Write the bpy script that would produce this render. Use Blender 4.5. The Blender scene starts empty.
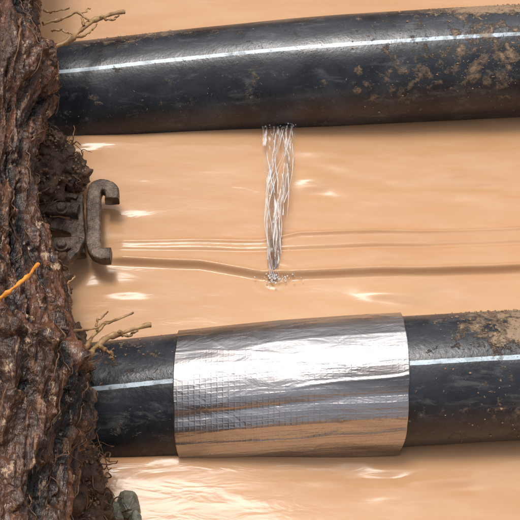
import bpy, math, random
import numpy as np
from mathutils import Vector
random.seed(4); rng=np.random.default_rng(4)
sc=bpy.context.scene
# ------------------------------------------------------------------ camera
TILT=math.radians(35); D=1.2
C=np.array([0,-math.sin(TILT)*D,math.cos(TILT)*D])
cd=bpy.data.cameras.new("camera"); cam=bpy.data.objects.new("camera",cd); sc.collection.objects.link(cam)
cam.location=C; cam.rotation_euler=(TILT,0,0)
cd.sensor_width=36; cd.lens=36*D/0.52; cd.clip_start=0.01; cd.clip_end=500
sc.camera=cam
F=np.array([0,math.sin(TILT),-math.cos(TILT)]); U=np.array([0,math.cos(TILT),math.sin(TILT)])
def unproj(a,b,z):
    """image pixel coordinates, unprojected through the camera -> world coordinates at height z"""
    r=F+np.array([1,0,0])*(a-260)*.001/D+U*(260-b)*.001/D
    return C+r*((z-C[2])/r[2])
def yv(b): return unproj(260,b,0)[1]
# ------------------------------------------------------------------ noise
def _h(i,j,k,s):
    n=(i*374761393+j*668265263+k*2147483647+s*974634777)&0xffffffff
    n=((n^(n>>13))*1274126177)&0xffffffff
    n=((n^(n>>16))*2246822519)&0xffffffff
    return ((n^(n>>15))&0xffff)/65535.
def vn(x,y,z=0.,s=0):
    x,y,z=np.broadcast_arrays(np.asarray(x,float),np.asarray(y,float),np.asarray(z,float))
    i=np.floor(x).astype(np.int64);j=np.floor(y).astype(np.int64);k=np.floor(z).astype(np.int64)
    fx=x-i;fy=y-j;fz=z-k
    fx=fx*fx*(3-2*fx);fy=fy*fy*(3-2*fy);fz=fz*fz*(3-2*fz)
    r=0
    for a in (0,1):
        for b in (0,1):
            for c in (0,1):
                w=(fx if a else 1-fx)*(fy if b else 1-fy)*(fz if c else 1-fz)
                r=r+w*_h(i+a,j+b,k+c,s)
    return r*2-1
def fbm(x,y,z=0.,o=4,s=0):
    r=0;a=1.;f=1.
    for q in range(o):
        r=r+a*vn(np.asarray(x)*f+q*17.3,np.asarray(y)*f+q*5.1,np.asarray(z)*f,s+q); a*=.5;f*=2.03
    return r
def sst(x): x=np.clip(x,0,1); return x*x*(3-2*x)
# ------------------------------------------------------------------ mesh helpers
def mkobj(name,verts,faces,mat=None,parent=None,smooth=True,attrs=None,uv=None):
    me=bpy.data.meshes.new(name)
    verts=np.asarray(verts,float); faces=np.asarray(faces,int) if not isinstance(faces,list) else faces
    if isinstance(faces,list):
        me.from_pydata([tuple(v) for v in verts],[],[tuple(f) for f in faces])
    else:
        n=faces.shape[1]; me.vertices.add(len(verts)); me.vertices.foreach_set("co",verts.ravel())
        me.loops.add(faces.size); me.loops.foreach_set("vertex_index",faces.ravel().astype(np.int32))
        me.polygons.add(len(faces)); me.polygons.foreach_set("loop_start",np.arange(0,faces.size,n,dtype=np.int32))
        me.polygons.foreach_set("loop_total",np.full(len(faces),n,dtype=np.int32))
    me.update(calc_edges=True); me.validate()
    if smooth: me.polygons.foreach_set("use_smooth",[True]*len(me.polygons))
    if attrs:
        for k,v in attrs.items():
            at=me.attributes.new(k,'FLOAT','POINT'); at.data.foreach_set("value",np.asarray(v,np.float32).ravel())
    if uv is not None:
        l=me.uv_layers.new(name="UVMap"); idx=np.zeros(len(me.loops),np.int32); me.loops.foreach_get("vertex_index",idx)
        l.data.foreach_set("uv",np.asarray(uv,np.float32)[idx].ravel())
    ob=bpy.data.objects.new(name,me); sc.collection.objects.link(ob)
    if mat: me.materials.append(mat)
    if parent: ob.parent=parent
    return ob
def gridfaces(n,m,wrap=False):
    i=np.arange(n-1)[:,None]; j=np.arange(m if wrap else m-1)[None,:]; j2=(j+1)%m
    return np.stack([i*m+j,(i+1)*m+j,(i+1)*m+j2,i*m+j2],-1).reshape(-1,4)
def stretch(lo,hi,fine,far,growth=1.12):
    a=list(np.arange(lo,hi+fine/2,fine)); st=fine; x=a[-1]; up=[]
    while x<far: st*=growth; x+=st; up.append(x)
    st=fine; x=a[0]; dn=[]
    while x>-far: st*=growth; x-=st; dn.append(x)
    return np.array(dn[::-1]+a+up)
def catmull(P,n):
    P=np.asarray(P,float); P=np.vstack([2*P[0]-P[1],P,2*P[-1]-P[-2]]); out=[]
    k=len(P)-3
    for t in np.linspace(0,k-1e-6,n):
        i=int(t);f=t-i;p0,p1,p2,p3=P[i:i+4]
        out.append(.5*((2*p1)+(-p0+p2)*f+(2*p0-5*p1+4*p2-p3)*f*f+(-p0+3*p1-3*p2+p3)*f**3))
    return np.array(out)
def tube(P,R,seg=8,wob=0.,seed=0,flat=1.):
    P=np.asarray(P);n=len(P);R=np.broadcast_to(R,(n,)).astype(float)
    T=np.gradient(P,axis=0);T/=np.linalg.norm(T,axis=1)[:,None]+1e-12
    up=np.array([0,0,1.]) if abs(T[0][2])<.9 else np.array([1.,0,0])
    V=[]
    for i in range(n):
        a=np.cross(T[i],up);a/=np.linalg.norm(a)+1e-9;b=np.cross(a,T[i]); up=b
        th=np.linspace(0,2*np.pi,seg,endpoint=False)
        r=R[i]*(1+wob*vn(np.cos(th)*1.3+seed*3.1,np.sin(th)*1.3,i*.35,seed))
        V.append(P[i]+np.outer(np.cos(th)*r,a)+np.outer(np.sin(th)*r*flat,b))
    V=np.concatenate(V);Fc=gridfaces(n,seg,True).tolist()
    Fc.append(list(range(seg))[::-1]); Fc.append([(n-1)*seg+q for q in range(seg)])
    return V,Fc
def join(parts):
    V=[];Fc=[];o=0
    for v,f in parts:
        V.append(v); Fc+= [[q+o for q in p] for p in f]; o+=len(v)
    return np.concatenate(V),Fc
import bmesh
def ico(sub):
    bm=bmesh.new(); bmesh.ops.create_icosphere(bm,subdivisions=sub,radius=1)
    v=np.array([x.co[:] for x in bm.verts]); f=[[q.index for q in p.verts] for p in bm.faces]; bm.free(); return v,f
ICO={k:ico(k) for k in (1,2,3,5)}
def lump(c,s,sub=2,amp=.3,seed=0,freq=1.5):
    v,f=ICO[sub]; n=1+amp*fbm(v[:,0]*freq+seed*7.7,v[:,1]*freq,v[:,2]*freq,3,seed)
    return v*n[:,None]*np.asarray(s)+np.asarray(c),f
# ------------------------------------------------------------------ material helpers
class M:
    def __init__(s,name):
        s.m=bpy.data.materials.new(name); s.m.use_nodes=True; s.t=s.m.node_tree; s.b=s.t.nodes["Principled BSDF"]
        s.tc=s.n("ShaderNodeTexCoord")
    def n(s,ty,**k):
        x=s.t.nodes.new(ty)
        for a,b in k.items(): setattr(x,a,b)
        return x
    def put(s,node,i,v):
        sock=node.inputs[i]
        if isinstance(v,bpy.types.NodeSocket): s.t.links.new(v,sock)
        elif isinstance(v,(tuple,list)) and sock.type=='RGBA': sock.default_value=(*v[:3],1)
        else: sock.default_value=v
    def set(s,i,v): s.put(s.b,i,v)
    def map(s,scale=(1,1,1),rot=(0,0,0),uv=False):
        x=s.n("ShaderNodeMapping"); s.put(x,0,s.tc.outputs["UV" if uv else "Object"]); x.inputs["Scale"].default_value=scale; x.inputs["Rotation"].default_value=rot; return x.outputs[0]
    def noise(s,scale,detail=4,rough=.55,vec=None,dist=0):
        x=s.n("ShaderNodeTexNoise"); s.put(x,"Vector",vec or s.tc.outputs["Object"]); x.inputs["Scale"].default_value=scale;x.inputs["Detail"].default_value=detail;x.inputs["Roughness"].default_value=rough;x.inputs["Distortion"].default_value=dist; return x.outputs[0]
    def ramp(s,f,stops):
        x=s.n("ShaderNodeValToRGB"); s.put(x,0,f); e=x.color_ramp.elements
        while len(e)<len(stops): e.new(.5)
        for q,(p,c) in zip(e,stops):
            q.position=p; q.color=(c,c,c,1) if not isinstance(c,tuple) else (*c,1)
        return x.outputs[0]
    def mix(s,f,a,b):
        x=s.n("ShaderNodeMix",data_type='RGBA'); s.put(x,0,f); s.put(x,6,a); s.put(x,7,b); return x.outputs[2]
    def math(s,op,a,b=0.,c=None,clamp=False):
        x=s.n("ShaderNodeMath",operation=op); x.use_clamp=clamp; s.put(x,0,a); s.put(x,1,b)
        if c is not None: s.put(x,2,c)
        return x.outputs[0]
    def bump(s,h,dist,strength=1,prev=None):
        x=s.n("ShaderNodeBump"); s.put(x,"Height",h); x.inputs["Distance"].default_value=dist; x.inputs["Strength"].default_value=strength
        if prev: s.put(x,"Normal",prev)
        return x.outputs[0]
    def attr(s,n): x=s.n("ShaderNodeAttribute"); x.attribute_name=n; return x.outputs["Fac"]
# --- muddy water
w=M("muddy_water_mat")
n1=w.noise(5,3,.5,w.map((.6,2.2,1)),.6); n2=w.noise(30,4,.55,w.map((.5,2,1)),.5)
c=w.mix(w.ramp(n1,[(.3,0.),(.7,1.)]),(.515,.276,.136),(.578,.345,.188))
c=w.mix(w.math('MULTIPLY',w.ramp(n2,[(.45,0.),(.75,1.)]),.4),c,(.61,.40,.24))
w.set("Base Color",c); w.set("Roughness",w.ramp(n1,[(.35,.10),(.65,.20)])); w.set("IOR",1.333)
b=w.bump(w.noise(9,2,.5,w.map((.55,1.5,1)),.4),.0024)
b=w.bump(w.noise(45,3,.5,w.map((.5,1.6,1)),.6),.0005,1,b)
w.set("Normal",b)
# --- soil
def soil(name,ca,cb,cc,rough=.5,bs=.003,sc_=60):
    g=M(name); a=g.noise(sc_,5,.65); b_=g.noise(sc_*.25,3,.6)
    c=g.mix(g.ramp(a,[(.35,0.),(.65,1.)]),ca,cb); c=g.mix(g.ramp(b_,[(.5,0.),(.7,1.)]),c,cc); g.set("Base Color",c)
    g.set("Roughness",g.math('MULTIPLY_ADD',a,.5,rough-.25)); g.set("Normal",g.bump(g.noise(sc_*3,4,.7),bs)); return g.m
clay=soil("wet_clay",(.17,.085,.04),(.30,.17,.085),(.22,.12,.06),.6,.006,14)
dark=soil("dark_soil",(.030,.015,.009),(.18,.10,.055),(.08,.042,.024),.40,.0018,110)
# --- pipe
def pipemat(name,sphi):
    p=M(name); sep=p.n("ShaderNodeSeparateXYZ"); p.put(sep,0,p.tc.outputs["UV"])
    d=p.math('ABSOLUTE',p.math('SUBTRACT',sep.outputs[1],sphi))
    d=p.math('ADD',d,p.math('MULTIPLY',p.math('SUBTRACT',p.noise(120,3),.5),.004))
    stripe=p.math('LESS_THAN',d,.0055)
    film=p.ramp(p.noise(16,5,.62,None,.4),[(.40,0.),(.70,1.)])
    scr=p.ramp(p.noise(75,5,.72,p.map((.35,1.1,1.1)),.5),[(.54,0.),(.68,1.)])
    c=p.mix(p.math('MULTIPLY',film,.7),(.012,.015,.020),(.055,.062,.074))
    c=p.mix(p.math('MULTIPLY',scr,.42),c,(.15,.15,.145))
    wear=p.ramp(p.noise(40,5,.7),[(.33,.25),(.5,1.)])
    c=p.mix(p.math('MULTIPLY',stripe,wear),c,(.50,.60,.66))
    md=p.attr("mud")
    mn=p.noise(80,7,.75,None,.3); mb=p.noise(20,4,.6)
    m=p.math('ADD',p.math('MULTIPLY',mn,.68),p.math('MULTIPLY',mb,.32))
    m=p.math('ADD',m,p.math('MULTIPLY',md,.155))
    mask=p.ramp(m,[(.60,0.),(.70,1.)])
    sp=p.ramp(p.math('ADD',p.noise(230,3,.6),p.math('MULTIPLY',md,.12)),[(.68,0.),(.74,1.)])
    mask=p.math('MAXIMUM',mask,p.math('MULTIPLY',sp,.7))
    mc=p.mix(p.noise(260,4,.7),(.17,.105,.06),(.46,.32,.20))
    c=p.mix(p.math('MULTIPLY',mask,.85),c,mc); p.set("Base Color",c)
    r=p.math('MULTIPLY_ADD',p.noise(28,5,.65),.38,.10); r=p.math('MULTIPLY_ADD',mask,.35,r); p.set("Roughness",r)
    b=p.bump(p.noise(35,3,.5),.0008); b=p.bump(mask,.0008,1,b); b=p.bump(p.noise(300,3,.7),.00022,1,b)
    p.set("Normal",b); return p.m
grit=soil("grit",(.14,.08,.045),(.45,.30,.18),(.30,.13,.06),.6,.0005,300)
# --- foil
f=M("aluminium_foil"); uvv=f.tc.outputs["UV"]; sep=f.n("ShaderNodeSeparateXYZ"); f.put(sep,0,uvv)
def lines(co,per):
    q=f.math('FRACT',f.math('DIVIDE',co,per)); q=f.math('ABSOLUTE',f.math('SUBTRACT',q,.5)); return f.ramp(q,[(.32,0.),(.5,1.)])
wob=f.math('MULTIPLY',f.noise(14,2),.004)
ga=lines(f.math('ADD',sep.outputs[0],wob),.0050); gb=lines(f.math('ADD',sep.outputs[1],wob),.0044); g=f.math('MAXIMUM',ga,gb)
gm=f.ramp(f.math('ADD',f.noise(24,4,.65),f.math('MULTIPLY',sep.outputs[1],3.)),[(.42,.10),(.72,1.)])
g=f.math('MULTIPLY',g,gm)
refl_tone=f.ramp(f.noise(9,4,.6,f.map((.4,1.9,1.9)),.8),[(.40,0.),(.60,1.)])  # dark reflected bands painted into the foil's base colour as stretched noise
f.set("Base Color",f.mix(refl_tone,(.24,.225,.22),(.55,.53,.525))); f.set("Metallic",.95)
f.set("Roughness",f.math('MULTIPLY_ADD',f.noise(30,4,.6),.34,.13))
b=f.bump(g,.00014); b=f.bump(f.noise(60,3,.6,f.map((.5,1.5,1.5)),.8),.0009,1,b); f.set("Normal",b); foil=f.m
# --- bark
k=M("wet_bark"); st=k.map((1,.16,1)); a1=k.noise(55,6,.68,st,.7); a2=k.noise(16,4,.6,k.map((1,.4,1)),.5); a3=k.noise(240,4,.7,st)
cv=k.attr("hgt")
c=k.mix(k.ramp(a1,[(.40,0.),(.62,1.)]),(.016,.007,.004),(.155,.056,.025))
c=k.mix(k.ramp(a2,[(.48,0.),(.62,.7)]),c,(.052,.028,.018))
c=k.mix(k.math('MULTIPLY',k.ramp(a3,[(.53,0.),(.65,1.)]),.65),c,(.34,.175,.092))
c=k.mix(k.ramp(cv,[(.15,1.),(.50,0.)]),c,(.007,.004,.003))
c=k.mix(k.math('MULTIPLY',k.ramp(k.noise(120,5,.75,k.map((1,.4,1))),[(.59,0.),(.65,1.)]),.85),c,(.54,.36,.22))
k.set("Base Color",c); k.set("Roughness",k.math('MULTIPLY_ADD',a2,.45,.08))
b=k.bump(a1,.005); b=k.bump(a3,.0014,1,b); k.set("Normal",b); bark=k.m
def simple(name,ca,cb,rough,scale=80,bd=.0006,metal=0.):
    q=M(name); a=q.noise(scale,5,.65); q.set("Base Color",q.mix(q.ramp(a,[(.35,0.),(.65,1.)]),ca,cb)); q.set("Roughness",rough); q.set("Metallic",metal); q.set("Normal",q.bump(q.noise(scale*2.5,4,.7),bd)); return q.m
rootm=simple("pale_root_skin",(.16,.075,.025),(.50,.31,.14),.5,60)
rootd=simple("brown_root",(.05,.022,.012),(.24,.12,.06),.4)
orng=simple("orange_stalk_skin",(.62,.19,.02),(.85,.33,.04),.4)
rust=simple("rusty_steel",(.050,.034,.024),(.20,.14,.10),.34,90,.0016,.25)
stone=simple("mossy_stone",(.05,.055,.038),(.24,.22,.16),.4,120,.001)
blk=simple("cracked_plastic",(.006,.006,.007),(.02,.02,.02),.4)
# ------------------------------------------------------------------ ground (trench in clay, out to the horizon)
gx=stretch(-1.2,1.2,.03,120,1.15); gy=stretch(-1.2,1.2,.02,120,1.15)
X,Y=np.meshgrid(gx,gy,indexing='ij')
dd=np.maximum(np.abs(Y-.02)-.62-.06*vn(X*2.2,Y*0+3,0,5),np.abs(X)-2.8)
H=-.16+.50*sst(dd/.32+.12)+.035*fbm(X*4,Y*4,0,4,9)*sst(dd/.3+.3)+.25*vn(X*.15,Y*.15,0,11)*sst((np.hypot(X,Y)-2)/10)
mkobj("ground",np.stack([X,Y,H],-1).reshape(-1,3),gridfaces(len(gx),len(gy)),clay)
# ------------------------------------------------------------------ muddy water
wx=stretch(-.34,.34,.002,3.2,1.10); wy=stretch(-.42,.46,.0011,1.0,1.10)
X,Y=np.meshgrid(wx,wy,indexing='ij')
def line(us,vs): return np.interp(X[:,0]*1000+260,us,[yv(q) for q in vs])[:,None]+.0010*vn(X*18,0*Y,0,31)
up=line([60,110,262,300,520,900],[241,240,240,233,229,225])
m2=line([60,110,240,520,900],[252,251,253,246,242])
lo=line([60,110,200,262,290,520,900],[262,262,266,276,276,271,266])
ampx=.85+.30*vn(X*9,0*Y,0,33)
Hh=.0052*sst((up-Y)/.0075+.5)-.0022*ampx*np.exp(-((Y-m2)/.0026)**2)-.0052*sst((lo-Y)/.0075+.5)
Hh+=.0026*ampx*np.exp(-((Y-up+.002)/.0032)**2)+.0022*np.exp(-((Y-lo-.003)/.0030)**2)
Hh*=sst((X+.165)/.03)
lp=unproj(276,279,0); r=np.hypot((X-lp[0])*1.0,(Y-lp[1])*1.25)
Hh+=.0011*np.cos(r*2*np.pi/.011)*np.exp(-r/.010)
def patch(a,b_,sx,sy):
    c0=unproj(a,b_,0); return np.exp(-((X-c0[0])/sx)**2-((Y-c0[1])/sy)**2)
calm=1-.85*patch(195,490,.13,.06)
pm=.25*calm+2.2*patch(125,290,.035,.016)+2.0*patch(105,143,.04,.012)+2.6*patch(325,178,.035,.03)+2.5*patch(395,298,.05,.014)+2.8*patch(465,190,.07,.025)+2.2*patch(430,480,.10,.02)+.8*patch(130,456,.04,.006)+1.0*patch(130,220,.03,.012)
Hh+=.0017*calm*fbm(X*5,Y*11,0,3,21)+.0012*pm*fbm(X*16,Y*52,0,2,24)
mkobj("muddy_water",np.stack([X,Y,Hh],-1).reshape(-1,3),gridfaces(len(wx),len(wy)),w.m)
# ------------------------------------------------------------------ pipes
def pipe(name,R,us,vs,zs,phis,seed,mudf):
    xs=stretch(-.34,.34,.003,2.9,1.08)
    ctr=np.array([unproj(a,b,z) for a,b,z in zip(us,vs,zs)])
    cx=np.concatenate([[-3],ctr[:,0],[3]]); cy=np.concatenate([[ctr[0,1]-.05],ctr[:,1],[ctr[-1,1]+.05]]); cz=np.concatenate([[ctr[0,2]-.02],ctr[:,2],[ctr[-1,2]+.02]])
    d=np.arange(-3,3,.005); ker=np.hanning(41);ker/=ker.sum()
    sm=lambda q: np.interp(xs,d,np.convolve(np.pad(np.interp(d,cx,q),20,mode='edge'),ker,'valid'))
    cy,cz=sm(cy),sm(cz)
    n=144; ph=np.linspace(-np.pi,np.pi,n+1)
    XX,PH=np.meshgrid(xs,ph,indexing='ij')
    rr=R+.0005*fbm(XX*9,np.cos(PH)*1.5,np.sin(PH)*1.5,2,seed)
    V=np.stack([XX,cy[:,None]-rr*np.sin(PH),cz[:,None]+rr*np.cos(PH)],-1).reshape(-1,3)
    mud=mudf(XX*1000+260,PH)
    uv=np.stack([XX,PH/(2*np.pi)],-1).reshape(-1,2)
    root=bpy.data.objects.new(name,None); sc.collection.objects.link(root)
    mkobj("pipe_wall",V,gridfaces(len(xs),n+1)[:,::-1],pipemat(name+"_plastic",phis/(2*np.pi)),root,attrs={"mud":mud},uv=uv)
    parts=[];cnt=0
    while cnt<520:
        x=rng.uniform(-.26,.30);p=rng.uniform(-1.1,1.9)
        m=float(mudf(np.array(x*1000+260),np.array(p)))
        if rng.random()>max(m,0.03)**1.8: continue
        cnt+=1; s=rng.uniform(.0003,.0008) if rng.random()<.95 else rng.uniform(.0010,.0015)
        c0=[x,np.interp(x,xs,cy)-(R+s*.3)*math.sin(p),np.interp(x,xs,cz)+(R+s*.3)*math.cos(p)]
        parts.append(lump(c0,[s*rng.uniform(.8,1.5),s,s*.8],1,.4,cnt))
    v,fc=join(parts); mkobj("mud_grit",v,fc,grit,root,smooth=False)
    return root,xs,cy,cz,R
def mud1(u,p):
    return np.clip(.05+.55*sst((u-370)/150)*sst((1.9-p)/1.2)+1.05*sst((u-390)/100)*sst((-.05-p)/.4)+.70*np.exp(-((u-120)/70)**2)*sst((.0-p)/.5)+.25*np.exp(-((u-385)/35)**2),0,1.6)
def mud2(u,p):
    return np.clip(.08+1.2*sst((u-395)/110)*sst((.4-p)/.6)+.3*sst((u-400)/80)+.55*np.exp(-((u-130)/50)**2)*sst((.1-p)/.5),0,1.6)
P1=pipe("polyethylene_pipe",.0612,[0,90,180,300,420,520],[104,96,86,74.5,67,61],[-.012,-.005,.006,.024,.031,.034],math.radians(16),3,mud1)
P2=pipe("polyethylene_pipe.001",.0592,[0,90,160,290,408,520],[413,407,399,387,381,374],[-.018,-.013,-.004,.018,.026,.030],math.radians(14),8,mud2)
def onpipe(P,a,phi,off=0.):
    x=unproj(a,100,.03)[0]; return np.array([x,np.interp(x,P[1],P[2])-(P[4]+off)*math.sin(phi),np.interp(x,P[1],P[3])+(P[4]+off)*math.cos(phi)])
PHL=1.80
crack=[onpipe(P1,a,PHL+.03*math.sin(a*.9)+.02*math.cos(a*2.1),-.0003) for a in np.linspace(261,296,28)]
v,fc=tube(crack,.0003+.0009*np.sin(np.linspace(0,np.pi,28)),8,.5,3); mkobj("crack",v,fc,blk,P1[0])
# ------------------------------------------------------------------ foil tape patch
R=P2[4]
xs=np.arange(unproj(175,388,.07)[0]-.002,unproj(407,388,.07)[0]+.001,.0009); ph=np.linspace(-2.6,2.12,330)
XX,PH=np.meshgrid(xs,ph,indexing='ij')
cy=np.interp(xs,P2[1],P2[2]);cz=np.interp(xs,P2[1],P2[3])
xm=(xs[0]+xs[-1])/2
e=(XX-xm)/((xs[-1]-xs[0])/2)
XD=XX+ .0010*fbm(PH*2.0,e*0,0,2,41)*np.abs(e)**4*np.sign(e)+.006*sst((PH-1.0)/1.1)*sst(-e)  - .003*sst((PH-1.2)/.9)*sst(e)
warp=fbm(XX*14,PH*1.1,0,3,44); wl=fbm(XX*5,PH*.3,0,3,49)
rid=lambda q,wd: np.exp(-(q/wd)**2)
wr=.0004*fbm(XX*10,PH*2.2,0,3,45)
wr+=.0005*(1-np.abs(fbm(XX*8+warp*.3,PH*2.2,0,2,47)))**8
cr=.50+.12*wl-(.12*e)
wr+=.0008*rid(PH-cr,.02)*sst((e+.1)/.3)
wr+=.0014*rid(PH-(1.00+.05*wl),.09)-.0016*rid(PH-(.72+.06*wl-.08*e),.085)
wr+=.0009*rid(PH-(1.28+.05*warp),.03)+.0004*rid(PH-(-.05+.10*warp+.15*e),.025)*sst((.5-e))
rr=R+.0024+wr
VY=cy[:,None]-rr*np.sin(PH); VZ=cz[:,None]+rr*np.cos(PH)
fl=np.clip((PH-1.72),0,1) # loose lower edge leaving the pipe tangentially
p0=1.72
ty=cy[:,None]-rr*math.sin(p0)-rr*fl*math.cos(p0)-.012*fl; tz=cz[:,None]+rr*math.cos(p0)-rr*fl*math.sin(p0)*.55
VY=np.where(PH>p0,ty,VY);VZ=np.where(PH>p0,tz,VZ)
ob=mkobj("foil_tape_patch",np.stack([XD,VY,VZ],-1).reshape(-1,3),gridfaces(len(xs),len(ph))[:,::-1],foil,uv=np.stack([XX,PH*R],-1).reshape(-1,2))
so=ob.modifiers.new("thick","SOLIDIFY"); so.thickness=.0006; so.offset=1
# ------------------------------------------------------------------ leaking water jet
jet=bpy.data.objects.new("leaking_water",None); sc.collection.objects.link(jet)
def thin(name,white,ior,rough,lo_,bd):
    q=M(name); t=q.t; nrm=q.bump(q.noise(110,2,.5,q.map((1,.22,1)),.5),bd)
    tr=q.n("ShaderNodeBsdfTransparent"); tr.inputs[0].default_value=(.97,.972,.975,1)
    gl=q.n("ShaderNodeBsdfGlossy"); gl.inputs["Roughness"].default_value=rough; q.put(gl,"Normal",nrm)
    d2=q.n("ShaderNodeBsdfDiffuse"); d2.inputs[0].default_value=(.93,.92,.90,1)
    m1=q.n("ShaderNodeMixShader"); q.put(m1,0,q.math('MULTIPLY',q.ramp(q.noise(230,3,.6,q.map((1,.12,1)),.6),[(.52,lo_),(.66,1.)]),white)); t.links.new(tr.outputs[0],m1.inputs[1]); t.links.new(d2.outputs[0],m1.inputs[2])
    fr=q.n("ShaderNodeFresnel"); fr.inputs[0].default_value=ior; q.put(fr,"Normal",nrm)
    m2_=q.n("ShaderNodeMixShader"); t.links.new(fr.outputs[0],m2_.inputs[0]); t.links.new(m1.outputs[0],m2_.inputs[1]); t.links.new(gl.outputs[0],m2_.inputs[2])
    t.links.new(m2_.outputs[0],t.nodes["Material Output"].inputs[0]); return q.m
wm=thin("clear_water",.60,1.38,.09,.05,.0007); am=thin("aerated_water",.95,1.2,.3,.55,.0003)
src=onpipe(P1,278,PHL,-.002)
rel=src-C; vsrc=260-1000*D*float(rel@U)/float(rel@F)
def jetpt(a,t,dz):
    z=max(src[2],.004)*(1-t)+.010*4*t*(1-t)+dz*sst(t*3)*(1-.6*sst((t-.8)*5))
    return unproj(a,vsrc+(279-vsrc)*t,max(z,-.004*t))
def wid(t): return 9.0+7.5*(1-sst((t-.25)*1.5))
def ctr_(t): return 278-2.5*t
def ribbon(seed,pf,hw,dz,nm):
    """one folded ribbon of clear water; pf(t) gives its side position, hw(t) its half width"""
    NT,NA=240,26; V=[]
    T=np.linspace(0,1,NT)[:,None]; A_=np.linspace(-1,1,NA)[None,:]
    ew=1+.35*vn(T*9,np.sign(A_)*3,0,seed); pos=np.array([pf(t) for t in T[:,0]])[:,None]; h=np.array([hw(t) for t in T[:,0]])[:,None]
    off=pos+h*A_*ew
    fold=.0022*(1-A_**2)+.0009*np.sin(A_*4+T*14+seed)+.0006*fbm(T*14,A_*1.5,0,2,seed+2)
    for i in range(NT):
        t=T[i,0]
        for j in range(NA): V.append(jetpt(ctr_(t)+wid(t)*off[i,j],t,dz+fold[i,j]))
    return mkobj(nm,np.array(V),gridfaces(NT,NA),wm,jet)
ribbon(700,lambda t:-.68+.75*sst(t*1.1),lambda t:.30+.10*math.sin(t*9),.001,"ribbon_a")
ribbon(720,lambda t:.70-.80*sst(t*1.0),lambda t:.28+.10*math.cos(t*8),.0045,"ribbon_b")
ribbon(740,lambda t:.05+.55*math.sin(t*5.5),lambda t:.24,.0025,"ribbon_c")
ribbon(760,lambda t:-.25-.45*sst((t-.3)*1.6),lambda t:.22,.0015,"ribbon_d")
parts=[]
rr_=np.random.default_rng(19)
for i in range(18):
    ph0=rr_.uniform(0,6.28);kk=rr_.uniform(1.5,4.5);am_=rr_.uniform(.5,1.)
    pts=[];rad=[]; t0=rr_.uniform(0,.55) if i>4 else 0.; t1=min(.97,t0+rr_.uniform(.15,.4)) if i>4 else 1.
    r0=rr_.uniform(.00020,.00048)
    for t in np.linspace(t0,t1,90):
        a=ctr_(t)+wid(t)*am_*math.sin(ph0+kk*t)+.8*float(vn(t*14,i*3.3,0,77))
        pts.append(jetpt(a,t,.0075+.002*math.cos(ph0+kk*t))); rad.append(r0*(.3+1.8*abs(float(vn(t*12,i*2.2,1,78)))))
    parts.append(tube(np.array(pts),np.array(rad),6,.2,i))
v,fc=join(parts); mkobj("spray_threads",v,fc,am,jet)
parts=[]
for i in range(150):
    if i<36:
        a=rng.uniform(262,296); b_=onpipe(P1,a,PHL+rng.normal(0,.04),.0005); s=rng.uniform(.0004,.0011)
    elif i<115:
        a=rng.normal(276,8.5); b_=unproj(a,279+rng.normal(0,2.5),.002+abs(rng.normal(0,.002))); s=rng.uniform(.0003,.0010)
    else:
        t=rng.uniform(0,1); b_=jetpt(277+rng.normal(0,13-6*t),t,.006); s=rng.uniform(.0002,.0005)
    parts.append(lump(b_,[s,s,s*.8],2,.1,i))
v,fc=join(parts); mkobj("bubbles",v,fc,am,jet)
# ------------------------------------------------------------------ tree trunk lying across the trench
ez=np.array([[-900,60],[-200,55],[-30,48],[0,50],[28,51],[45,56],[62,68],[85,69],[105,63],[130,47],[180,39],[215,40],[250,46],[275,55],[310,65],[350,73],[375,88],[395,91],[420,82],[450,66],[485,57],[520,52],[560,54],[900,80],[1400,80]],float)
ZC=.155; SCL=1/(1-ZC*math.cos(TILT)/D)*1000
vs=np.concatenate([np.linspace(-560,-20,60),np.arange(-18,540,.55),np.linspace(545,1000,60)])
n=420; th=np.linspace(0,2*np.pi,n,endpoint=False)
cen=np.array([unproj(-22,b_,ZC) for b_ in vs]); rad=(np.interp(vs,ez[:,0],ez[:,1])+22)/SCL
ker=np.hanning(15);ker/=ker.sum(); rad=np.convolve(np.pad(rad,7,mode='edge'),ker,'valid')
S,TH=np.meshgrid(cen[:,1],th,indexing='ij'); RD=np.broadcast_to(rad[:,None],S.shape)
cx_,sx_=np.cos(TH)*.08,np.sin(TH)*.08
wp=fbm(cx_*14,S*7,sx_*14,3,60)
big=fbm(cx_*22+wp*.5,S*12,sx_*22,3,61)
rdg=1-np.abs(fbm(cx_*48+wp,S*14+wp*.5,sx_*48,3,63)); fib=fbm(cx_*190+wp*2,S*30,sx_*190,4,66)
plate=sst(fbm(cx_*34+wp*.5,S*24,sx_*34,4,69)*3+.4)
disp=.007*big+.011*(rdg-.6)+.0030*fib+.009*(plate-.5)+.0014*fbm(cx_*300,S*260,sx_*300,2,72)
rr=RD+disp-.009
V=np.stack([cen[:,0][:,None]+rr*np.cos(TH),S,ZC+rr*np.sin(TH)],-1).reshape(-1,3)
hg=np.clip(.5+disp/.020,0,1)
trunk=bpy.data.objects.new("tree_trunk",None); sc.collection.objects.link(trunk)
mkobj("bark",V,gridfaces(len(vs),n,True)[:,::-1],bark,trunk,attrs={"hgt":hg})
parts=[]
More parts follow.
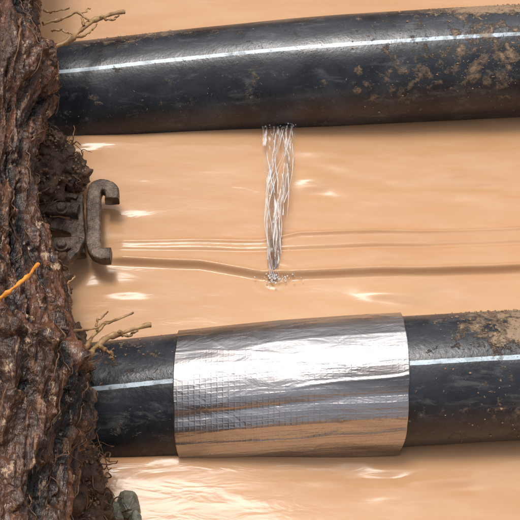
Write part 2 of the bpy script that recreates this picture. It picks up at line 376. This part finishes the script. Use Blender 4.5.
for i in range(80):
    b0=rng.uniform(-20,520); ln=rng.uniform(12,60); t0=rng.uniform(-.7,1.9); dr=rng.normal(0,.14); pts=[]
    for t in np.linspace(0,1,14):
        b1=b0+ln*t; j=np.argmin(abs(vs-b1)); tt=t0+dr*t+.04*float(vn(t*4,i,0,80))
        jj=int((tt%(2*np.pi))/(2*np.pi)*n)%n
        ro=rr[j,max(jj-3,0):jj+4].max()+.0004+.002*abs(float(vn(t*3,i*1.7,0,81)))*t
        pts.append([cen[j,0]+ro*math.cos(tt),cen[j,1],ZC+ro*math.sin(tt)])
    r_=rng.uniform(.0003,.0008) if rng.random()<.93 else .0014; parts.append(tube(catmull(pts,26),np.linspace(r_,r_*.4,26),6,.3,i))
v,fc=join(parts); mkobj("bark_fibres",v,fc,rootd,trunk)
# ------------------------------------------------------------------ root masses
def rootset(name,lst,mat,kinky=1.4,parent=None):
    parts=[]
    for i,(pl,ra,rb) in enumerate(lst):
        pts=catmull([unproj(a,b_,z) for a,b_,z in pl],60)
        tt=np.linspace(0,1,60); pts=pts+np.stack([fbm(tt*8,i*3.1,0,2,90+q) for q in range(3)],-1)*.001*kinky
        rd=np.linspace(ra,rb,60)*(1+.35*vn(tt*20,i*2.7,0,95)); parts.append(tube(pts,rd,10,.35,i))
    v,fc=join(parts); return mkobj(name,v,fc,mat,parent)
rootset("pale_root",[([(44,50,.10),(66,42,.10),(82,28,.095),(98,17,.09),(124,12,.085)],.0036,.0020),
 ([(72,38,.10),(88,33,.09),(96,24,.085)],.0020,.0008),([(42,24,.11),(60,19,.105),(78,14,.10),(88,20,.095)],.0020,.0010),
 ([(84,26,.095),(82,14,.095),(90,8,.09)],.0014,.0006),([(100,17,.09),(112,20,.085),(119,15,.08)],.0018,.0007),([(50,30,.1),(62,30,.1),(74,35,.095)],.0014,.0006),([(44,10,.1),(56,12,.1),(70,8,.095)],.0014,.0006)],rootm)
rootset("pale_root.001",[([(62,370,.11),(84,358,.10),(98,344,.095),(116,333,.09),(150,325,.085)],.0038,.0018),
 ([(98,345,.095),(108,352,.09),(112,360,.085)],.0022,.0010),([(84,358,.10),(86,346,.10),(100,330,.095),(112,322,.09),(132,312,.085)],.0022,.0009),
 ([(58,330,.12),(84,330,.11),(108,322,.10)],.0014,.0007),([(118,332,.09),(128,336,.085),(138,330,.08)],.0018,.0007),([(96,330,.1),(98,320,.1),(108,312,.1)],.0011,.0006),
 ([(50,300,.14),(64,288,.13),(76,276,.13)],.0014,.0006),([(54,310,.13),(64,292,.13),(62,280,.13)],.0018,.0008)],rootm)
rootset("orange_stalk",[([(-6,303,.255),(8,292,.26),(24,279,.255),(38,264,.24)],.0020,.0012)],orng,kinky=.4)
def clump(name,items,nr,seed,mat=dark):
    rt=bpy.data.objects.new(name,None); sc.collection.objects.link(rt); parts=[]
    for i,(a,b_,z,s) in enumerate(items):
        parts.append(lump(unproj(a,b_,z),[s*1.0,s*1.1,s*.9],5,.38,seed+i,2.2))
    v,fc=join(parts); v=v+(np.stack([fbm(v[:,0]*130,v[:,1]*130,v[:,2]*130+q*9,3,seed+q) for q in range(3)],-1))*.0015
    mkobj("soil",v,fc,mat,rt); parts=[]
    r2=np.random.default_rng(seed)
    for i in range(nr):
        a,b_,z,s=items[r2.integers(len(items))]; c0=unproj(a,b_,z); d=r2.normal(size=3); d[2]=abs(d[2])*.7; d/=np.linalg.norm(d)
        p=[c0+d*s*.9]
        for _ in range(6): d=d+r2.normal(size=3)*.7; d/=np.linalg.norm(d); p.append(c0+(p[-1]+d*s*.30-c0)*.97)
        rd=r2.uniform(.0003,.0010); parts.append(tube(catmull(p,24),np.linspace(rd,rd*.5,24),6,.2,i))
    v,fc=join(parts); mkobj("rootlets",v,fc,rootd,rt); parts=[]
    for i in range(nr*4):
        a,b_,z,s=items[r2.integers(len(items))]; d=r2.normal(size=3);d[2]=abs(d[2]);d/=np.linalg.norm(d); g_=r2.uniform(.0006,.0020)
        parts.append(lump(unproj(a,b_,z)+d*s*r2.uniform(.85,1.1),[g_,g_*.9,g_*.8],1,.4,i))
    v,fc=join(parts); mkobj("crumbs",v,fc,grit,rt,smooth=False)
clump("soil_clump",[(54,158,.035,.020),(68,172,.025,.018),(42,180,.04,.022),(50,146,.045,.014),(76,182,.015,.011),(60,190,.015,.010),(34,222,.02,.018)],130,200)
clump("soil_clump.001",[(74,476,.03,.022),(88,496,.015,.018),(68,515,.03,.026),(92,518,.01,.016),(82,460,.025,.015),(56,450,.05,.026)],100,300)
clump("soil_clump.002",[(44,266,.05,.018),(50,290,.045,.018),(54,345,.05,.024),(58,375,.06,.024)],30,400)
def rock(name,a,b_,s,seed):
    r3=np.random.default_rng(seed); bm=bmesh.new()
    for _ in range(26):
        d=r3.normal(size=3); d/=np.linalg.norm(d); bm.verts.new(d*s*np.array([1,1.15,.75])*r3.uniform(.85,1.1))
    bmesh.ops.convex_hull(bm,input=bm.verts); bmesh.ops.delete(bm,geom=[v for v in bm.verts if not v.link_faces],context='VERTS')
    bmesh.ops.bevel(bm,geom=list(bm.edges),offset=s*.08,segments=2,affect='EDGES')
    me=bpy.data.meshes.new(name); bm.to_mesh(me); bm.free(); me.materials.append(stone); o=bpy.data.objects.new(name,me); sc.collection.objects.link(o); o.location=unproj(a,b_,.006)
rock("stone",128,503,.012,5); rock("stone.001",116,514,.010,6); rock("stone.002",134,519,.008,9); rock("stone.003",109,500,.006,11)
# ------------------------------------------------------------------ rusty bracket (open C hook on plates)
br=bpy.data.objects.new("rusty_bracket",None); sc.collection.objects.link(br)
def sweep(pts,w_,h_,name,n=70):
    P=catmull(pts,n); T=np.gradient(P,axis=0);T/=np.linalg.norm(T,axis=1)[:,None]
    prof=[]
    for a in np.linspace(0,2*np.pi,28,endpoint=False):
        c_,s_=math.cos(a),math.sin(a); prof.append((abs(c_)**.35*np.sign(c_)*w_/2,abs(s_)**.35*np.sign(s_)*h_/2))
    prof=np.array(prof);V=[]
    for i in range(n):
        side=np.cross(T[i],[0,0,1.]);side/=np.linalg.norm(side); upv=np.cross(side,T[i])
        V.append(P[i]+prof[:,:1]*side+prof[:,1:]*upv)
    V=np.concatenate(V); V=V+np.stack([fbm(V[:,0]*120,V[:,1]*120,V[:,2]*120+q*7,3,500+q) for q in range(3)],-1)*.0008
    Fc=gridfaces(n,28,True).tolist();Fc.append(list(range(28))[::-1]);Fc.append([(n-1)*28+q_ for q_ in range(28)])
    return mkobj(name,V,Fc,rust,br)
zb=.024
sweep([unproj(a,b_,zb) for a,b_ in [(112,201),(112,193),(107,188),(101,187),(96,191),(94,200),(94,225),(94,244),(96,252),(102,256),(111,256)]],.0145,.012,"hook")
sweep([unproj(a,b_,.030) for a,b_ in [(30,209),(55,209),(79,211)]],.013,.010,"upper_plate",30)
sweep([unproj(a,b_,.030) for a,b_ in [(32,246),(58,246),(80,244)]],.015,.010,"lower_plate",30)
sweep([unproj(a,b_,.020) for a,b_ in [(77,198),(78,225),(79,256)]],.014,.012,"back_plate",30)
sweep([unproj(a,b_,.024) for a,b_ in [(46,196),(62,197),(78,199)]],.006,.010,"rib",30)
sweep([unproj(a,b_,.022) for a,b_ in [(48,224),(62,226),(78,230)]],.014,.008,"web",30)
sweep([unproj(a,b_,.030) for a,b_ in [(44,268),(60,265),(74,254),(82,240)]],.008,.010,"strap",30)
def bolt(a,b_,z,nm):
    c0=unproj(a,b_,z); V=[]
    for q,(r_,h_) in enumerate([(.0068,0),(.0068,.002),(.0050,.0021),(.0050,.0055),(.0042,.0064)]):
        for i in range(24):
            th_=2*np.pi*i/24; hexr=r_ if q<2 else r_*math.cos(math.pi/6)/math.cos((th_%(math.pi/3))-math.pi/6)
            V.append(c0+np.array([hexr*math.cos(th_),hexr*math.sin(th_),h_]))
    Fc=gridfaces(5,24,True).tolist(); Fc.append([96+i for i in range(24)])
    mkobj(nm,np.array(V),Fc,rust,br,smooth=False)
bolt(62,209,.034,"bolt_a"); bolt(62,246,.034,"bolt_b")
# ------------------------------------------------------------------ light
SE,SA=math.radians(72),math.radians(-22)
wd=bpy.data.worlds.new("World"); sc.world=wd; wd.use_nodes=True; nt=wd.node_tree
sky=nt.nodes.new("ShaderNodeTexSky"); sky.sky_type='NISHITA'; sky.sun_disc=False; sky.sun_elevation=SE; sky.sun_rotation=SA; sky.dust_density=6; sky.air_density=1.0; sky.ozone_density=.6
hs=nt.nodes.new("ShaderNodeHueSaturation"); hs.inputs["Saturation"].default_value=.45   # hazy overcast veil
nt.links.new(sky.outputs[0],hs.inputs["Color"]); nt.links.new(hs.outputs[0],nt.nodes["Background"].inputs[0]); nt.nodes["Background"].inputs[1].default_value=.15
ld=bpy.data.lights.new("sun",'SUN'); ld.energy=1.5; ld.angle=math.radians(16); ld.color=(1,.96,.91); lo_=bpy.data.objects.new("sun",ld); sc.collection.objects.link(lo_)
dv=Vector((math.sin(SA)*math.cos(SE),math.cos(SA)*math.cos(SE),math.sin(SE))); lo_.rotation_euler=dv.to_track_quat('Z','Y').to_euler(); lo_.location=dv*3
sc.view_settings.view_transform='Standard'; sc.view_settings.look='None'; sc.view_settings.exposure=0
